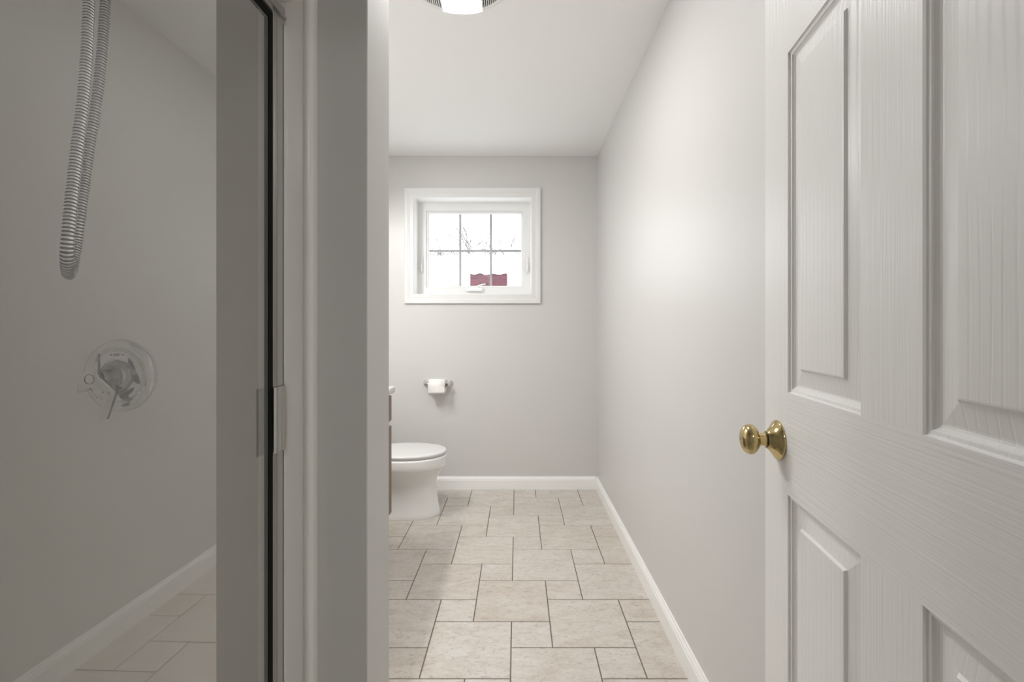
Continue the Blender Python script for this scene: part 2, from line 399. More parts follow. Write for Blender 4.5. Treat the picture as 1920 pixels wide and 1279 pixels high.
PROF = [(0, 0.0), (0.0008, 0.0030), (0.0022, 0.0036), (0.0058, 0.0042), (0.0072, 0.0062), (0.0105, 0.0086), (0.0130, 0.0094), (0.0150, 0.0094), (0.0385, 0.0052), (0.0395, 0.0040), (0.0412, 0.0016), (0.0432, 0.0012)]
def panel(x0, x1, z0, z1):
    bm = bmesh.new(); fr, bk = [], []
    for u, d in PROF:
        q = ((x0+u, z0+u), (x1-u, z0+u), (x1-u, z1-u), (x0+u, z1-u))
        fr.append([bm.verts.new((a, d, b)) for a, b in q]); bk.append([bm.verts.new((a, DT-d, b)) for a, b in q])
    for S in (fr, bk):
        for A, B in zip(S, S[1:]):
            for i in range(4): bm.faces.new((A[i], A[(i+1) % 4], B[(i+1) % 4], B[i]))
        bm.faces.new(S[-1])
    for i in range(4): bm.faces.new((fr[0][i], fr[0][(i+1) % 4], bk[0][(i+1) % 4], bk[0][i]))
    return obj('panel', bm, M['door_p'], door)
for a, b in ((1, 2), (3, 4), (5, 6)):
    panel(X[1], X[2], Z[a], Z[b]); panel(X[3], X[4], Z[a], Z[b])
# brass knob set on the visible face (local -y is out of the door)
KM = Matrix.Translation((0.058, 0, 0.983)) @ Matrix.Rotation(PI/2, 4, 'X')
bm = bmesh.new()
lathe(bm, [(0.0262*math.cos(a)**0.8, 0.0465+0.0150*math.sin(a)) if abs(a) < PI/2-1e-3 else (0, 0.0465+0.0150*math.sin(a)) for a in [(-PI/2+PI*i/20) for i in range(21)] if a > -1.05][::-1] + [(0.0098, 0.0335)], KM, 48)
knob = obj('door_knob', bm, M['brass'], door, angle=60); knob['label'] = 'polished brass door knob'
bm = bmesh.new(); lathe(bm, [(0, 0.0005), (0.0340, 0.0005), (0.0340, 0.0028), (0.0332, 0.0040), (0.0250, 0.0092), (0.0165, 0.0165), (0.0150, 0.0195), (0.0125, 0.0200)], KM, 56)
obj('rose', bm, M['brass'], knob, angle=40)
bm = bmesh.new(); lathe(bm, [(0.0125, 0.0195), (0.0128, 0.0215), (0.0108, 0.0222), (0.0104, 0.036)], KM, 32); obj('neck', bm, M['brass'], knob, angle=40)
bm = bmesh.new(); lathe(bm, [(0.0129, 0.0197), (0.0134, 0.0206), (0.0129, 0.0214)], KM, 32); obj('neck_ring', bm, M['dark'], knob, True)
bm = bmesh.new(); lathe(bm, [(0, 0.06165), (0.0013, 0.06165), (0.0013, 0.0600)], KM, 12); obj('lock_hole', bm, M['dark'], knob)

# ------------------------------------------------------------------ shower stall
GA, GB = -0.508, 0.02
def gxp(y): return GA + GB*y            # plane of the shower opening
EY = 0.992                              # inner face of the shower end panel
stall = thing('shower_stall', 'grey moulded shower stall behind the glass door', 'shower stall', (GA, EY, 0))
def sp(o):
    o.parent = stall; o.matrix_parent_inverse = Matrix.Translation((-GA, -EY, 0)); return o
sp(obj('end_panel', bx(XL+0.045, -0.505, EY, SY0-0.003, 0.1, 2.02), M['fiberglass']))
sp(obj('back_panel', bx(XL+0.025, XL+0.045, YF1+0.045, SY0-0.003, 0.1, 2.02), M['fiberglass']))
sp(obj('front_panel', bx(XL+0.045, -0.51, YF1+0.025, YF1+0.045, 0.1, 2.02), M['fiberglass']))
sp(obj('base_pan', bx(XL+0.025, -0.47, YF1+0.025, SY0-0.003, 0.0005, 0.1, bev=0.015), M['fiberglass']))
# front flange: flat strip by the frame, then a rounded bead against the painted wall
fl = [(-0.505, 1.008), (-0.505, 0.9862), (-0.4862, 0.9862), (-0.4800, 0.9872), (-0.4530, 0.9895)]
for k in range(9):
    a = PI - k/8*PI*0.94
    fl.append((-0.4400 + 0.0108*math.cos(a), 0.9925 - 0.0112*math.sin(a)))
fl += [(-0.4292, 1.002), (-0.4290, 1.0085)]
bm = bmesh.new(); prism(bm, fl, 'z', 0.1, 1.905); sp(obj('flange', bm, M['fiberglass'], None, angle=35))
bm = bmesh.new(); prism(bm, [(-0.505, 1.862), (-0.482, 1.862), (-0.470, 1.868), (-0.458, 1.880), (-0.456, 1.895), (-0.460, 1.905), (-0.505, 1.905)], 'y', YF1+0.025, 0.984); sp(obj('top_flange', bm, M['fiberglass'], None, angle=35))

# aluminium frame of the shower opening
def along(y, off=0.0): return Vector((gxp(y)+off, y, 0))
frame = thing('shower_enclosure', 'aluminium surround of the shower opening holding the glass door', 'shower enclosure', (gxp(0.96), 0.96, 0.1))
def fp(o):
    o.parent = frame; o.matrix_parent_inverse = Matrix.Translation((-gxp(0.96), -0.96, -0.1)); return o
def strip(bm, y0, y1, o0, o1, z0, z1):
    q = [(gxp(y0)+o0, y0), (gxp(y0)+o1, y0), (gxp(y1)+o1, y1), (gxp(y1)+o0, y1)]
    prism(bm, q, 'z', z0, z1)
HZ = 1.800
bm = bmesh.new(); strip(bm, 0.938, 0.9645, -0.016, 0.0, 0.105, HZ+0.034)
fp(obj('jamb', bm, M['aluminium']))
bm = bmesh.new(); strip(bm, 0.945, 0.948, 0.0, 0.0012, 0.105, HZ+0.02); strip(bm, 0.953, 0.9555, 0.0, 0.0015, 0.105, HZ+0.02); fp(obj('jamb_rib', bm, M['aluminium']))
bm = bmesh.new(); strip(bm, 0.9645, 0.9784, -0.016, -0.0005, 0.105, HZ+0.02); fp(obj('jamb_channel', bm, M['aluminium']))
bm = bmesh.new(); strip(bm, 0.9785, 0.9812, -0.006, -0.0005, 0.105, HZ+0.012); fp(obj('jamb_gap', bm, M['black']))
bm = bmesh.new(); strip(bm, 0.9813, 0.9860, -0.010, 0.0012, 0.105, HZ+0.012); o = fp(obj('jamb_edge', bm, M['trim'])); o['label'] = 'bright narrow edge strip of the jamb'
bm = bmesh.new(); strip(bm, YF1+0.02, 0.9838, -0.018, 0.0, HZ+0.012, HZ+0.046); strip(bm, YF1+0.02, 0.9838, 0.0, 0.004, HZ+0.022, HZ+0.027); fp(obj('header', bm, M['aluminium']))
bm = bmesh.new(); strip(bm, YF1+0.02, 0.984, -0.022, 0.006, 0.098, 0.125); fp(obj('sill', bm, M['aluminium']))
bm = bmesh.new(); strip(bm, YF1+0.001, YF1+0.03, -0.018, 0.0, 0.105, HZ+0.034); fp(obj('jamb', bm, M['aluminium']))

# glass door with black seal and a short pull
sdoor = thing('shower_door', 'clear frameless glass shower door with black edge seal', 'shower door', (gxp(0.5), 0.5, 0.13))
def dp(o):
    o.parent = sdoor; o.matrix_parent_inverse = Matrix.Translation((-gxp(0.5), -0.5, -0.13)); return o
bm = bmesh.new(); strip(bm, YF1+0.031, 0.9225, -0.006, 0.0, 0.128, HZ-0.012)
bm.faces.ensure_lookup_table(); bmesh.ops.recalc_face_normals(bm, faces=bm.faces)
for f in bm.faces: f.material_index = 0 if f.normal.x > 0.9 else 1
dp(obj('glass', bm, [M['shower_glass'], M['glass_back']]))
bm = bmesh.new()
strip(bm, 0.9226, 0.9375, -0.008, 0.0010, 0.128, HZ+0.006); strip(bm, YF1+0.031, 0.9226, -0.008, 0.0010, HZ-0.0115, HZ+0.006)
dp(obj('seal', bm, M['black']))
zh0, zh1 = CAMZ+(616-853)/880*0.93, CAMZ+(616-728)/880*0.93
bm = bmesh.new()
pp = [(0.9376, -0.002), (0.9376, 0.0012), (0.9410, 0.0045), (0.9440, 0.0045), (0.9470, 0.0020), (0.9530, 0.0020), (0.9545, 0.0042), (0.9565, 0.0050), (0.9585, 0.0042), (0.9600, 0.0022), (0.9680, 0.0022), (0.9695, 0.0050), (0.9720, 0.0060), (0.9745, 0.0050), (0.9760, 0.0025), (0.9808, 0.0025), (0.9808, 0.0001), (0.9378, 0.0001)]
prism(bm, [(gxp(y)+o_+0.0016, y) for y, o_ in pp[1:-1]], 'z', zh0, zh1)
pl = dp(obj('pull', bm, M['aluminium'])); pl['label'] = 'short aluminium pull on the door edge'
bm = bmesh.new(); strip(bm, 0.912, 0.9370, -0.0185, -0.0165, zh0, zh1); strip(bm, 0.926, 0.931, -0.0165, -0.0085, zh0, zh1)
dp(obj('inner_pull', bm, M['aluminium']))

# mixing valve on the end panel
VX, VZ = -0.837, 1.0765
vm = Matrix.Translation((VX, EY, VZ)) @ Matrix.Rotation(PI/2, 4, 'X')     # local +z points out of the wall (-Y)
valve = thing('shower_valve', 'round chrome shower mixer valve with three blade handle and lever', 'shower valve', (VX, EY, VZ))
def vp(o):
    o.parent = valve; o.matrix_parent_inverse = Matrix.Translation((-VX, -EY, -VZ)); return o
bm = bmesh.new(); lathe(bm, [(0.0, 0.0003), (0.0762, 0.0003), (0.0762, 0.002), (0.0745, 0.0062), (0.070, 0.0098), (0.0640, 0.0118), (0.0615, 0.0118), (0.0605, 0.0105), (0.0590, 0.0108), (0.0545, 0.0072), (0.0530, 0.0070), (0.0524, 0.0082), (0.0515, 0.0098), (0.050, 0.0104), (0.0360, 0.0115), (0.0355, 0.0108), (0, 0.0108)], vm, 96)
vp(obj('escutcheon', bm, M['chrome'], None, angle=25))
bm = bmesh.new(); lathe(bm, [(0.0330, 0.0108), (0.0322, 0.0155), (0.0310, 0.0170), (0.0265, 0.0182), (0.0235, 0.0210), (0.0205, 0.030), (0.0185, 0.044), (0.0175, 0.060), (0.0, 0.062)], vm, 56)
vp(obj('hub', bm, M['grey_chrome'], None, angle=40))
# three blade knob
def blade_r(th):
    best = 0.0
    for c, ln, wd in ((90, 0.050, 0.30), (217, 0.047, 0.34), (323, 0.047, 0.34)):
        d = abs((math.degrees(th)-c+180) % 360-180)
        best = max(best, (ln-0.0165)*max(0.0, 1-d/62)**2.3)
    return 0.0165 + best
bm = bmesh.new(); NB, NR = 96, 8; fr, bk = [], []
hd = 0.075
for r_ in range(NR+1):
    t_ = r_/NR; A, B = [], []
    for i in range(NB):
        th = 2*PI*i/NB; r = blade_r(th)*t_
        back = 0.016*(r/0.048)**2
        d = hd - back - (0.0015 if r_ == NR else 0); e = hd - 0.011 - back*0.7 + (0.0015 if r_ == NR else 0)
        p = Vector((r*math.cos(th), r*math.sin(th), 0))
        A.append(bm.verts.new(vm @ Vector((p.x, p.y, d)))); B.append(bm.verts.new(vm @ Vector((p.x, p.y, e))))
    fr.append(A); bk.append(B)
for S in (fr, bk):
    for A, B in zip(S, S[1:]):
        for i in range(NB): bm.faces.new((A[i], A[(i+1) % NB], B[(i+1) % NB], B[i]))
for i in range(NB): bm.faces.new((fr[-1][i], fr[-1][(i+1) % NB], bk[-1][(i+1) % NB], bk[-1][i]))
bmesh.ops.remove_doubles(bm, verts=bm.verts, dist=1e-6)
bmesh.ops.recalc_face_normals(bm, faces=bm.faces)
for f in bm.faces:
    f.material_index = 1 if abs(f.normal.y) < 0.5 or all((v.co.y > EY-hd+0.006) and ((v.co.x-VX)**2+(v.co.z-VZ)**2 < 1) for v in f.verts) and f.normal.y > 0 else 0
hnd = vp(obj('handle', bm, [M['chrome'], M['shaded_chrome']], None, angle=40))
def hp(o): o.parent = hnd; return o
bm = bmesh.new(); lathe(bm, [(0.0088, hd-0.0006), (0.0090, hd+0.0003), (0.0096, hd+0.0003), (0.0099, hd-0.0007)], vm, 40); hp(obj('button_ring', bm, M['ink'], None, True))
# straight lever under the hub, with a ridge down its middle
bm = bmesh.new(); rings = []
for k in range(7):
    t_ = k/6; v = -0.020 - 0.064*t_; d = 0.026 + 0.018*t_; wv_ = 0.0135 - 0.0060*t_; th = 0.0075 - 0.002*t_
    rings.append([bm.verts.new(vm @ Vector((a, v, b))) for a, b in ((-wv_, d-th), (-wv_, d), (0, d+0.0035), (wv_, d), (wv_, d-th))])
for A, B in zip(rings, rings[1:]):
    for i in range(5): bm.faces.new((A[i], A[(i+1) % 5], B[(i+1) % 5], B[i]))
bm.faces.new(rings[0]); bm.faces.new(rings[-1])
bmesh.ops.recalc_face_normals(bm, faces=bm.faces)
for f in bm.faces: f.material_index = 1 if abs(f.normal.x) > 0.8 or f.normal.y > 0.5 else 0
vp(obj('lever', bm, [M['chrome'], M['shaded_chrome']]))
# dial print: OFF between two arrow heads, a dark temperature band, small marks
def flat(polys, h):
    bm = bmesh.new()
    for p in polys: bm.faces.new([bm.verts.new(vm @ Vector((x, y, h))) for x, y in p])
    return bm
h = 0.0119
def arc_band(a0, a1, r0, r1, n=14):
    out = []
    for k in range(n):
        u0, u1 = k/n, (k+1)/n
        w0, w1 = (math.sin(PI*u)**0.5 if 0 < u < 1 else 0.05 for u in (u0, u1))
        q = []
        rm = (r0+r1)/2; hw_ = (r1-r0)/2
        for (u, w_) in ((u0, w0), (u1, w1)):
            a = math.radians(a0+(a1-a0)*u); q.append([((rm+s*hw_*w_)*math.cos(a), (rm+s*hw_*w_)*math.sin(a)) for s in (-1, 1)])
        out.append([q[0][0], q[0][1], q[1][1], q[1][0]])
    return out
band = arc_band(-82, -34, 0.0385, 0.0465) + arc_band(-138, -106, 0.0385, 0.0465)
vp(obj('temperature_band', flat(band, h), M['ink']))
marks = [[(-0.0150, 0.0445), (-0.0110, 0.0462), (-0.0110, 0.0428)], [(0.0150, 0.0445), (0.0110, 0.0428), (0.0110, 0.0462)],
         [(0.0415, -0.0005), (0.046, -0.0005), (0.046, 0.0005), (0.0415, 0.0005)], [(-0.006, 0.0338), (0.007, 0.0338), (0.007, 0.0332), (-0.006, 0.0332)]]
for k in range(16):
    a, b = 2*PI*k/16, 2*PI*(k+1)/16
    for r0, r1 in ((0.0026, 0.0034), (0.0, 0.0013)):
        q = [(0.0335+r0*math.cos(a), r0*math.sin(a)), (0.0335+r1*math.cos(a), r1*math.sin(a)), (0.0335+r1*math.cos(b), r1*math.sin(b)), (0.0335+r0*math.cos(b), r0*math.sin(b))]
        if r0 == 0: q = q[:1] + q[1:3]
        marks.append(q)
vp(obj('dial_marks', flat(marks, h), M['ink']))['kind'] = 'stuff'
cu = bpy.data.curves.new('OFF', 'FONT'); cu.body = 'OFF'; cu.size = 0.0085; cu.align_x = 'CENTER'; cu.align_y = 'CENTER'
to = bpy.data.objects.new('tmp', cu); COL.objects.link(to); bpy.context.view_layer.update()
me = bpy.data.meshes.new_from_object(to); bpy.data.objects.remove(to)
me.transform(vm @ Matrix.Translation((0, 0.0445, h))); me.materials.clear(); me.materials.append(M['ink'])
vp(link('dial_lettering', me))

# hand shower: arm, handset, ribbed metal hose hanging in a loop
hs = thing('hand_shower', 'chrome hand shower hose hanging in a long ribbed loop', 'shower hose', loc(190, -200, 0.8))
hl = Vector(hs.location)
def hsp(o): o.parent = hs; o.matrix_parent_inverse = Matrix.Translation(-hl); return o
def catmull(P, step):
    P = [Vector(p) for p in P]; out = []
    Q = [P[0]*2-P[1]] + P + [P[-1]*2-P[-2]]
    dense = []
    for i in range(1, len(Q)-2):
        for k in range(40):
            t = k/40; a, b, c, d = Q[i-1:i+3]
            dense.append(0.5*((2*b)+(c-a)*t+(2*a-5*b+4*c-d)*t*t+(3*b-a-3*c+d)*t*t*t))
    dense.append(Q[-2]); acc = 0; out = [dense[0]]
    for p, q in zip(dense, dense[1:]):
        L_ = (q-p).length; s_ = step-acc
        while s_ <= L_: out.append(p.lerp(q, s_/L_)); s_ += step
        acc = (acc+L_) % step
    return out
YN, YA = 0.615, 0.745
hp_pts = [loc(176, -330, 0.75), loc(171, -150, 0.72), loc(166.5, 0, 0.695), loc(159, 150, 0.67), loc(143, 290, 0.645), loc(131, 400, 0.622), loc(126, 460, YN+0.002), loc(126, 498, YN+0.016), loc(128.5, 515, YN+0.05), loc(134, 505, YN+0.095), loc(142, 462, YA-0.008), loc(150.5, 400, YA), loc(165, 290, 0.77), loc(186, 150, 0.785), loc(198, 0, 0.80), loc(206, -150, 0.815), loc(212, -330, 0.82)]
pitch = 0.0050
cl = catmull(hp_pts, pitch/6)
bm = bmesh.new()
rad = []
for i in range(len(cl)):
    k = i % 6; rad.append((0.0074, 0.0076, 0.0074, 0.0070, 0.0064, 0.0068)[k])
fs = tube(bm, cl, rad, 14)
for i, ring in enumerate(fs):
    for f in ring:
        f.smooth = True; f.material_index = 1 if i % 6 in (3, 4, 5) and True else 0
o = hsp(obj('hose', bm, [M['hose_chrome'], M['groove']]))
top_n, top_a = hp_pts[0], hp_pts[-1]
bm = bmesh.new(); tube(bm, [top_n, top_n+Vector((0.0, -0.002, 0.06)), top_n+Vector((0, -0.02, 0.16)), top_n+Vector((0, -0.035, 0.205))], [0.010, 0.0125, 0.014, 0.02], 16)
lathe(bm, [(0, -0.012), (0.042, -0.012), (0.045, 0), (0.03, 0.016), (0, 0.02)], Matrix.Translation(top_n+Vector((0, -0.045, 0.215))) @ Matrix.Rotation(0.9, 4, 'X'), 28)
hsp(obj('handset', bm, M['chrome'], None, angle=40))
bm = bmesh.new(); tube(bm, [top_a, top_a+Vector((0, 0.0, 0.05)), top_a+Vector((0, 0.05, 0.085)), Vector((top_a.x, EY-0.0005, top_a.z+0.11))], 0.0105, 16)
lathe(bm, [(0, 0.0), (0.028, 0.0), (0.026, 0.006), (0.012, 0.010)], Matrix.Translation((top_a.x, EY-0.0005, top_a.z+0.11)) @ Matrix.Rotation(PI/2, 4, 'X'), 28)
tube(bm, [top_a+Vector((0, 0, 0.04)), top_n+Vector((0, 0.0, 0.10))], 0.009, 12)
hsp(obj('arm', bm, M['chrome'], None, angle=40))

# ------------------------------------------------------------------ toilet (faces +X, tank on the left wall)
TY = 2.985
toi = thing('toilet', 'white two piece toilet with closed lid below the paper holder', 'toilet', (-0.75, TY, 0))
def tp(o): o.parent = toi; o.matrix_parent_inverse = Matrix.Translation((0.75, -TY, 0)); return o
def egg(xf, xb, hw_, z, n=56, front=2.0, c=None):
    """closed egg outline: front tip at xf, back at xb"""
    xc = c if c is not None else xb + (xf-xb)*0.52
    out = []
    for i in range(n):
        a = 2*PI*i/n; ca, sa = math.cos(a), math.sin(a)
        if ca >= 0: x = xc + (xf-xc)*abs(ca)**(2/front)
        else: x = xc - (xc-xb)*abs(ca)**(2/2.6)
        y = hw_*(1 if sa >= 0 else -1)*abs(sa)**(2/(front if ca >= 0 else 2.6))
        out.append((x, TY+y, z))
    return out
def loft(bm, secs, cap0=True, cap1=True):
    R = [[bm.verts.new(p) for p in s] for s in secs]; n = len(R[0])
    for A, B in zip(R, R[1:]):
        for i in range(n): bm.faces.new((A[i], A[(i+1) % n], B[(i+1) % n], B[i]))
    if cap0: bm.faces.new(R[0][::-1])
    if cap1: bm.faces.new(R[-1])
BS = [(0.0, -0.489, 0.120, -0.98), (0.006, -0.487, 0.122, -0.98), (0.03, -0.493, 0.117, -0.98), (0.08, -0.5035, 0.108, -0.98), (0.14, -0.511, 0.102, -0.98), (0.19, -0.514, 0.102, -0.98),
      (0.225, -0.511, 0.109, -0.975), (0.255, -0.500, 0.126, -0.97), (0.278, -0.484, 0.147, -0.96), (0.296, -0.470, 0.163, -0.95), (0.3085, -0.461, 0.1735, -0.95), (0.3120, -0.4570, 0.1785, -0.95), (0.316, -0.4545, 0.1815, -0.95), (0.335, -0.4515, 0.1840, -0.95), (0.368, -0.4490, 0.1860, -0.95), (0.376, -0.4495, 0.1855, -0.95), (0.379, -0.4530, 0.182, -0.95)]
bm = bmesh.new(); loft(bm, [egg(xf, xb, hw_, z, c=-0.70) for z, xf, hw_, xb in BS]); tp(obj('bowl', bm, M['porcelain'], None, angle=50))
def pad(z0, z1, xf, xb, hw_, r, crown=0.0):
    S = []
    for k in range(5):
        a = PI/2*k/4; S.append(egg(xf-r+r*math.sin(a), xb+r-r*math.sin(a), hw_-r+r*math.sin(a), z0+r*(1-math.cos(a)), c=-0.70))
    for k in range(5):
        a = PI/2*k/4; S.append(egg(xf-r+r*math.cos(a), xb+r-r*math.cos(a), hw_-r+r*math.cos(a), z1-r*(1-math.sin(a)), c=-0.70))
    for k in (0.75, 0.45, 0.15):
        S.append([(-0.70+(x+0.70)*k, TY+(y-TY)*k, z1+crown*(1-k)) for x, y, z in S[9]])
    bm = bmesh.new(); loft(bm, S); return bm
tp(obj('seat', pad(0.3792, 0.388, -0.4600, -0.93, 0.1745, 0.003), M['seat'], None, angle=50))
tp(obj('lid', pad(0.3886, 0.4075, -0.4500, -0.945, 0.1845, 0.0085, 0.004), M['seat'], None, angle=50))
for s in (-1, 1): tp(obj('hinge', bx(-0.965, -0.935, TY+s*0.07-0.02, TY+s*0.07+0.02, 0.382, 0.415, bev=0.006), M['seat'], None, angle=50))
tp(obj('neck', bx(-1.18, -0.93, TY-0.11, TY+0.11, 0.20, 0.382, bev=0.02, seg=3), M['porcelain'], None, angle=50))
tank = tp(obj('tank', bx(-1.245, -1.045, TY-0.22, TY+0.22, 0.383, 0.735, bev=0.022, seg=4), M['porcelain'], None, angle=50))
tp(obj('tank_lid', bx(-1.249, -1.035, TY-0.232, TY+0.232, 0.7355, 0.770, bev=0.012, seg=3), M['porcelain'], None, angle=50))
bm = bmesh.new(); tube(bm, [(-1.046, TY-0.16, 0.67), (-1.03, TY-0.16, 0.67), (-1.022, TY-0.15, 0.668), (-1.022, TY-0.09, 0.658)], 0.006, 10); tp(obj('flush_lever', bm, M['chrome'], None, True))

# ------------------------------------------------------------------ vanity (its front edge just clears the stub wall)
van = thing('vanity', 'brown vanity with white top, its edge peeking past the shower wall', 'vanity', (-0.95, 2.1, 0))
def vn(o): o.parent = van; o.matrix_parent_inverse = Matrix.Translation((0.95, -2.1, 0)); return o
V0, V1, VF = 1.72, 2.485, -0.683
vn(obj('body', bx(XL+0.001, VF, V0, V1, 0.09, 0.835), M['wood_light']))
vn(obj('toe_kick', bx(XL+0.001, VF-0.06, V0, V1, 0.0005, 0.09), M['dark']))
mid = (V0+V1)/2
zz = lambda y: CAMZ+(616-y)/880*2.44
for a, b in ((V0+0.02, mid-0.012), (mid+0.012, V1-0.006)):
    dr = vn(obj('drawer', bx(VF, VF+0.019, a, b, zz(791), zz(743), bev=0.003), M['wood']))
    do = vn(obj('cabinet_door', bx(VF, VF+0.019, a, b, 0.205, zz(800.5), bev=0.003), M['wood']))
    for part, zc in ((dr, (zz(791)+zz(743))/2),):
        bm = bmesh.new(); lathe(bm, [(0.006, 0), (0.006, 0.014), (0.013, 0.02), (0.012, 0.026), (0, 0.028)], Matrix.Translation((VF+0.019, (a+b)/2-0.12, zc)) @ Matrix.Rotation(PI/2, 4, 'Y'), 20)
        o = obj('knob', bm, M['satin_chrome'], part, angle=40)
vn(obj('counter_top', bx(XL+0.001, -0.652, V0-0.015, V1+0.02, 0.8355, 0.869, bev=0.005), M['counter'], None, angle=50))['label'] = 'white counter top'

# vanity light bar on the left wall above the mirror
vl = thing('vanity_light', 'chrome light bar with frosted globes above the vanity', 'wall lamp', (XL, 2.12, 2.12))
obj('bar', bx(0.0005, 0.03, -0.42, 0.42, -0.05, 0.05, bev=0.006), M['chrome'], vl, angle=50)
for yy in (-0.32, -0.107, 0.107, 0.32):
    bm = bmesh.new(); lathe(bm, [(0.022, 0.0), (0.022, 0.055), (0.03, 0.06)], Matrix.Translation((0.03, yy, 0)) @ Matrix.Rotation(PI/2, 4, 'Y'), 20); so = obj('socket', bm, M['chrome'], vl, angle=50)
    bm = bmesh.new(); bmesh.ops.create_uvsphere(bm, u_segments=20, v_segments=12, radius=0.048, matrix=Matrix.Translation((0.135, yy, 0))); obj('globe', bm, M['bulb'], so, True)
    bm = bmesh.new(); lathe(bm, [(0, 0.062), (0.03, 0.058), (0.052, 0.040), (0.060, 0.012), (0.064, -0.02), (0.066, -0.02), (0.062, 0.013), (0.054, 0.042), (0.031, 0.061), (0, 0.065)], Matrix.Translation((0.135, yy, 0)), 28); obj('shade', bm, M['plastic'], so, True)  # opaque cap added over each unseen globe to hold light off the ceiling

# ------------------------------------------------------------------ toilet paper holder and roll
HY = YB
hx0, hx1, hz_ = (801-970)/880*HY, (842.5-970)/880*HY, CAMZ+(616-718.5)/880*HY
hold = thing('paper_holder', 'chrome two post toilet paper holder on the end wall under the window', 'paper holder', (0, HY, 0))
for x in (hx0, hx1):
    mtx = Matrix.Translation((x, 0, hz_)) @ Matrix.Rotation(PI/2, 4, 'X')
    bm = bmesh.new(); lathe(bm, [(0, 0.0002), (0.0285, 0.0002), (0.0285, 0.004), (0.026, 0.008), (0.021, 0.009), (0.020, 0.013), (0.014, 0.017), (0.0095, 0.022), (0.0085, 0.040), (0.012, 0.046), (0.0155, 0.054), (0.0165, 0.062), (0.0145, 0.071), (0.008, 0.077), (0, 0.078)], mtx, 36)
    obj('post', bm, M['chrome'], hold, angle=35)
rz, ry = hz_, -0.062
bm = bmesh.new(); tube(bm, [(hx0+0.010, ry, rz), (hx1-0.010, ry, rz)], 0.0085, 16); obj('roller', bm, M['chrome'], hold, angle=50)
roll = thing('toilet_paper_roll', 'white toilet paper roll with folded loose end on the chrome holder', 'toilet paper', (0, HY, 0))
rx0, rx1 = (803.5-970)/880*(HY-0.09)+0.0, (834.5-970)/880*(HY-0.09)
RR, RC = 0.050, 0.0205
rcz = rz - (RC-0.0088)          # the core hangs on the roller
rm = Matrix.Translation((rx0, ry, rcz)) @ Matrix.Rotation(PI/2, 4, 'Y')
Wd = rx1-rx0
bm = bmesh.new(); lathe(bm, [(RC, 0), (RR-0.002, 0), (RR, 0.002), (RR, Wd-0.002), (RR-0.002, Wd), (RC, Wd)], rm, 56); obj('paper', bm, M['paper'], roll, angle=40)
bm = bmesh.new(); lathe(bm, [(RC-0.0012, 0.0005), (RC, 0.0005), (RC, Wd-0.0005), (RC-0.0012, Wd-0.0005), (RC-0.0012, 0.0005)], rm, 40); obj('core', bm, M['card'], roll, angle=40)
# loose end: follows the front of the roll, hangs just below, corner folded under
bm = bmesh.new(); rows_ = []
for k in range(13):
    a = math.radians(80 - k*10.5); r = RR+0.0012
    if k < 9: y, z = ry - r*math.cos(a), rcz + r*math.sin(a)
    else: y, z = ry - r + 0.004*(k-9)/4, rcz - 0.004 - (k-8)*0.0115
    frac = k/12; cut = max(0.0, (frac-0.35)/0.65)
    xa_ = rx0 + 0.001 + cut*0.55*Wd*0
    rows_.append([(xa_, y, z), (rx1-0.001, y, z)])
R_ = [[bm.verts.new(p) for p in r] for r in rows_]
for A, B in zip(R_, R_[1:]): bm.faces.new((A[0], A[1], B[1], B[0]))
so = obj('loose_end', bm, M['paper'], roll, True); md = so.modifiers.new('thick', 'SOLIDIFY'); md.thickness = 0.0006; md.offset = 1
bm = bmesh.new()
zb = rows_[-1][0][2]; yb = rows_[-1][0][1]
a_, b_, c_ = (rx0+0.045, yb-0.0035, zb+0.010), (rx1-0.001, yb-0.0025, zb+0.010), (rx0+0.075, ry-RR-0.0030, rcz+0.010)
bm.faces.new([bm.verts.new(p) for p in (a_, b_, (rx1-0.001, ry-RR-0.0026, rcz-0.005), c_)])
so = obj('folded_corner', bm, M['paper'], roll); md = so.modifiers.new('thick', 'SOLIDIFY'); md.thickness = 0.0006; md.offset = 1

# ------------------------------------------------------------------ ceiling fan light
CX, CY, CR = -0.213, 1.655, 0.215
fan = thing('fan_light', 'round white ceiling exhaust fan with glowing centre lens and side louvres', 'fan light', (CX, CY, H))
bm = bmesh.new()
lathe(bm, [(CR, -0.0005), (CR, -0.006), (CR-0.006, -0.012), (CR-0.022, -0.019), (CR-0.030, -0.0195), (CR-0.030, -0.004)], Matrix(), 72); obj('rim', bm, M['plastic'], fan, angle=40)
bm = bmesh.new(); lathe(bm, [(0, -0.001), (CR-0.02, -0.001), (CR-0.02, -0.0025), (0, -0.0025)], Matrix(), 48); obj('back_plate', bm, M['louver'], fan)
LW = 0.076
def chord(x, r): return math.sqrt(max(r*r-x*x, 0))
bm = bmesh.new(); ri = CR-0.012
n = 14; xs_ = [-LW+2*LW*i/n for i in range(n+1)]
topv = [[], []]; botv = [[], []]
for s_, k in ((-1, 0), (1, 1)):
    for x in xs_:
        y = s_*chord(x, ri); sag = -0.0200-0.0012*(1-(x/LW)**2)
        topv[k].append(bm.verts.new((x, y, -0.003))); botv[k].append(bm.verts.new((x, y*0.985, sag)))
for i in range(n):
    bm.faces.new((botv[0][i], botv[0][i+1], botv[1][i+1], botv[1][i]))
    bm.faces.new((topv[0][i], topv[0][i+1], topv[1][i+1], topv[1][i]))
    for k in (0, 1): bm.faces.new((topv[k][i], topv[k][i+1], botv[k][i+1], botv[k][i]))
for i in (0, n): bm.faces.new((topv[0][i], botv[0][i], botv[1][i], topv[1][i]))
bmesh.ops.recalc_face_normals(bm, faces=bm.faces)
for f in bm.faces: f.material_index = 0 if f.normal.z < -0.7 else 1
obj('lens', bm, [M['lens'], M['plastic']], fan)
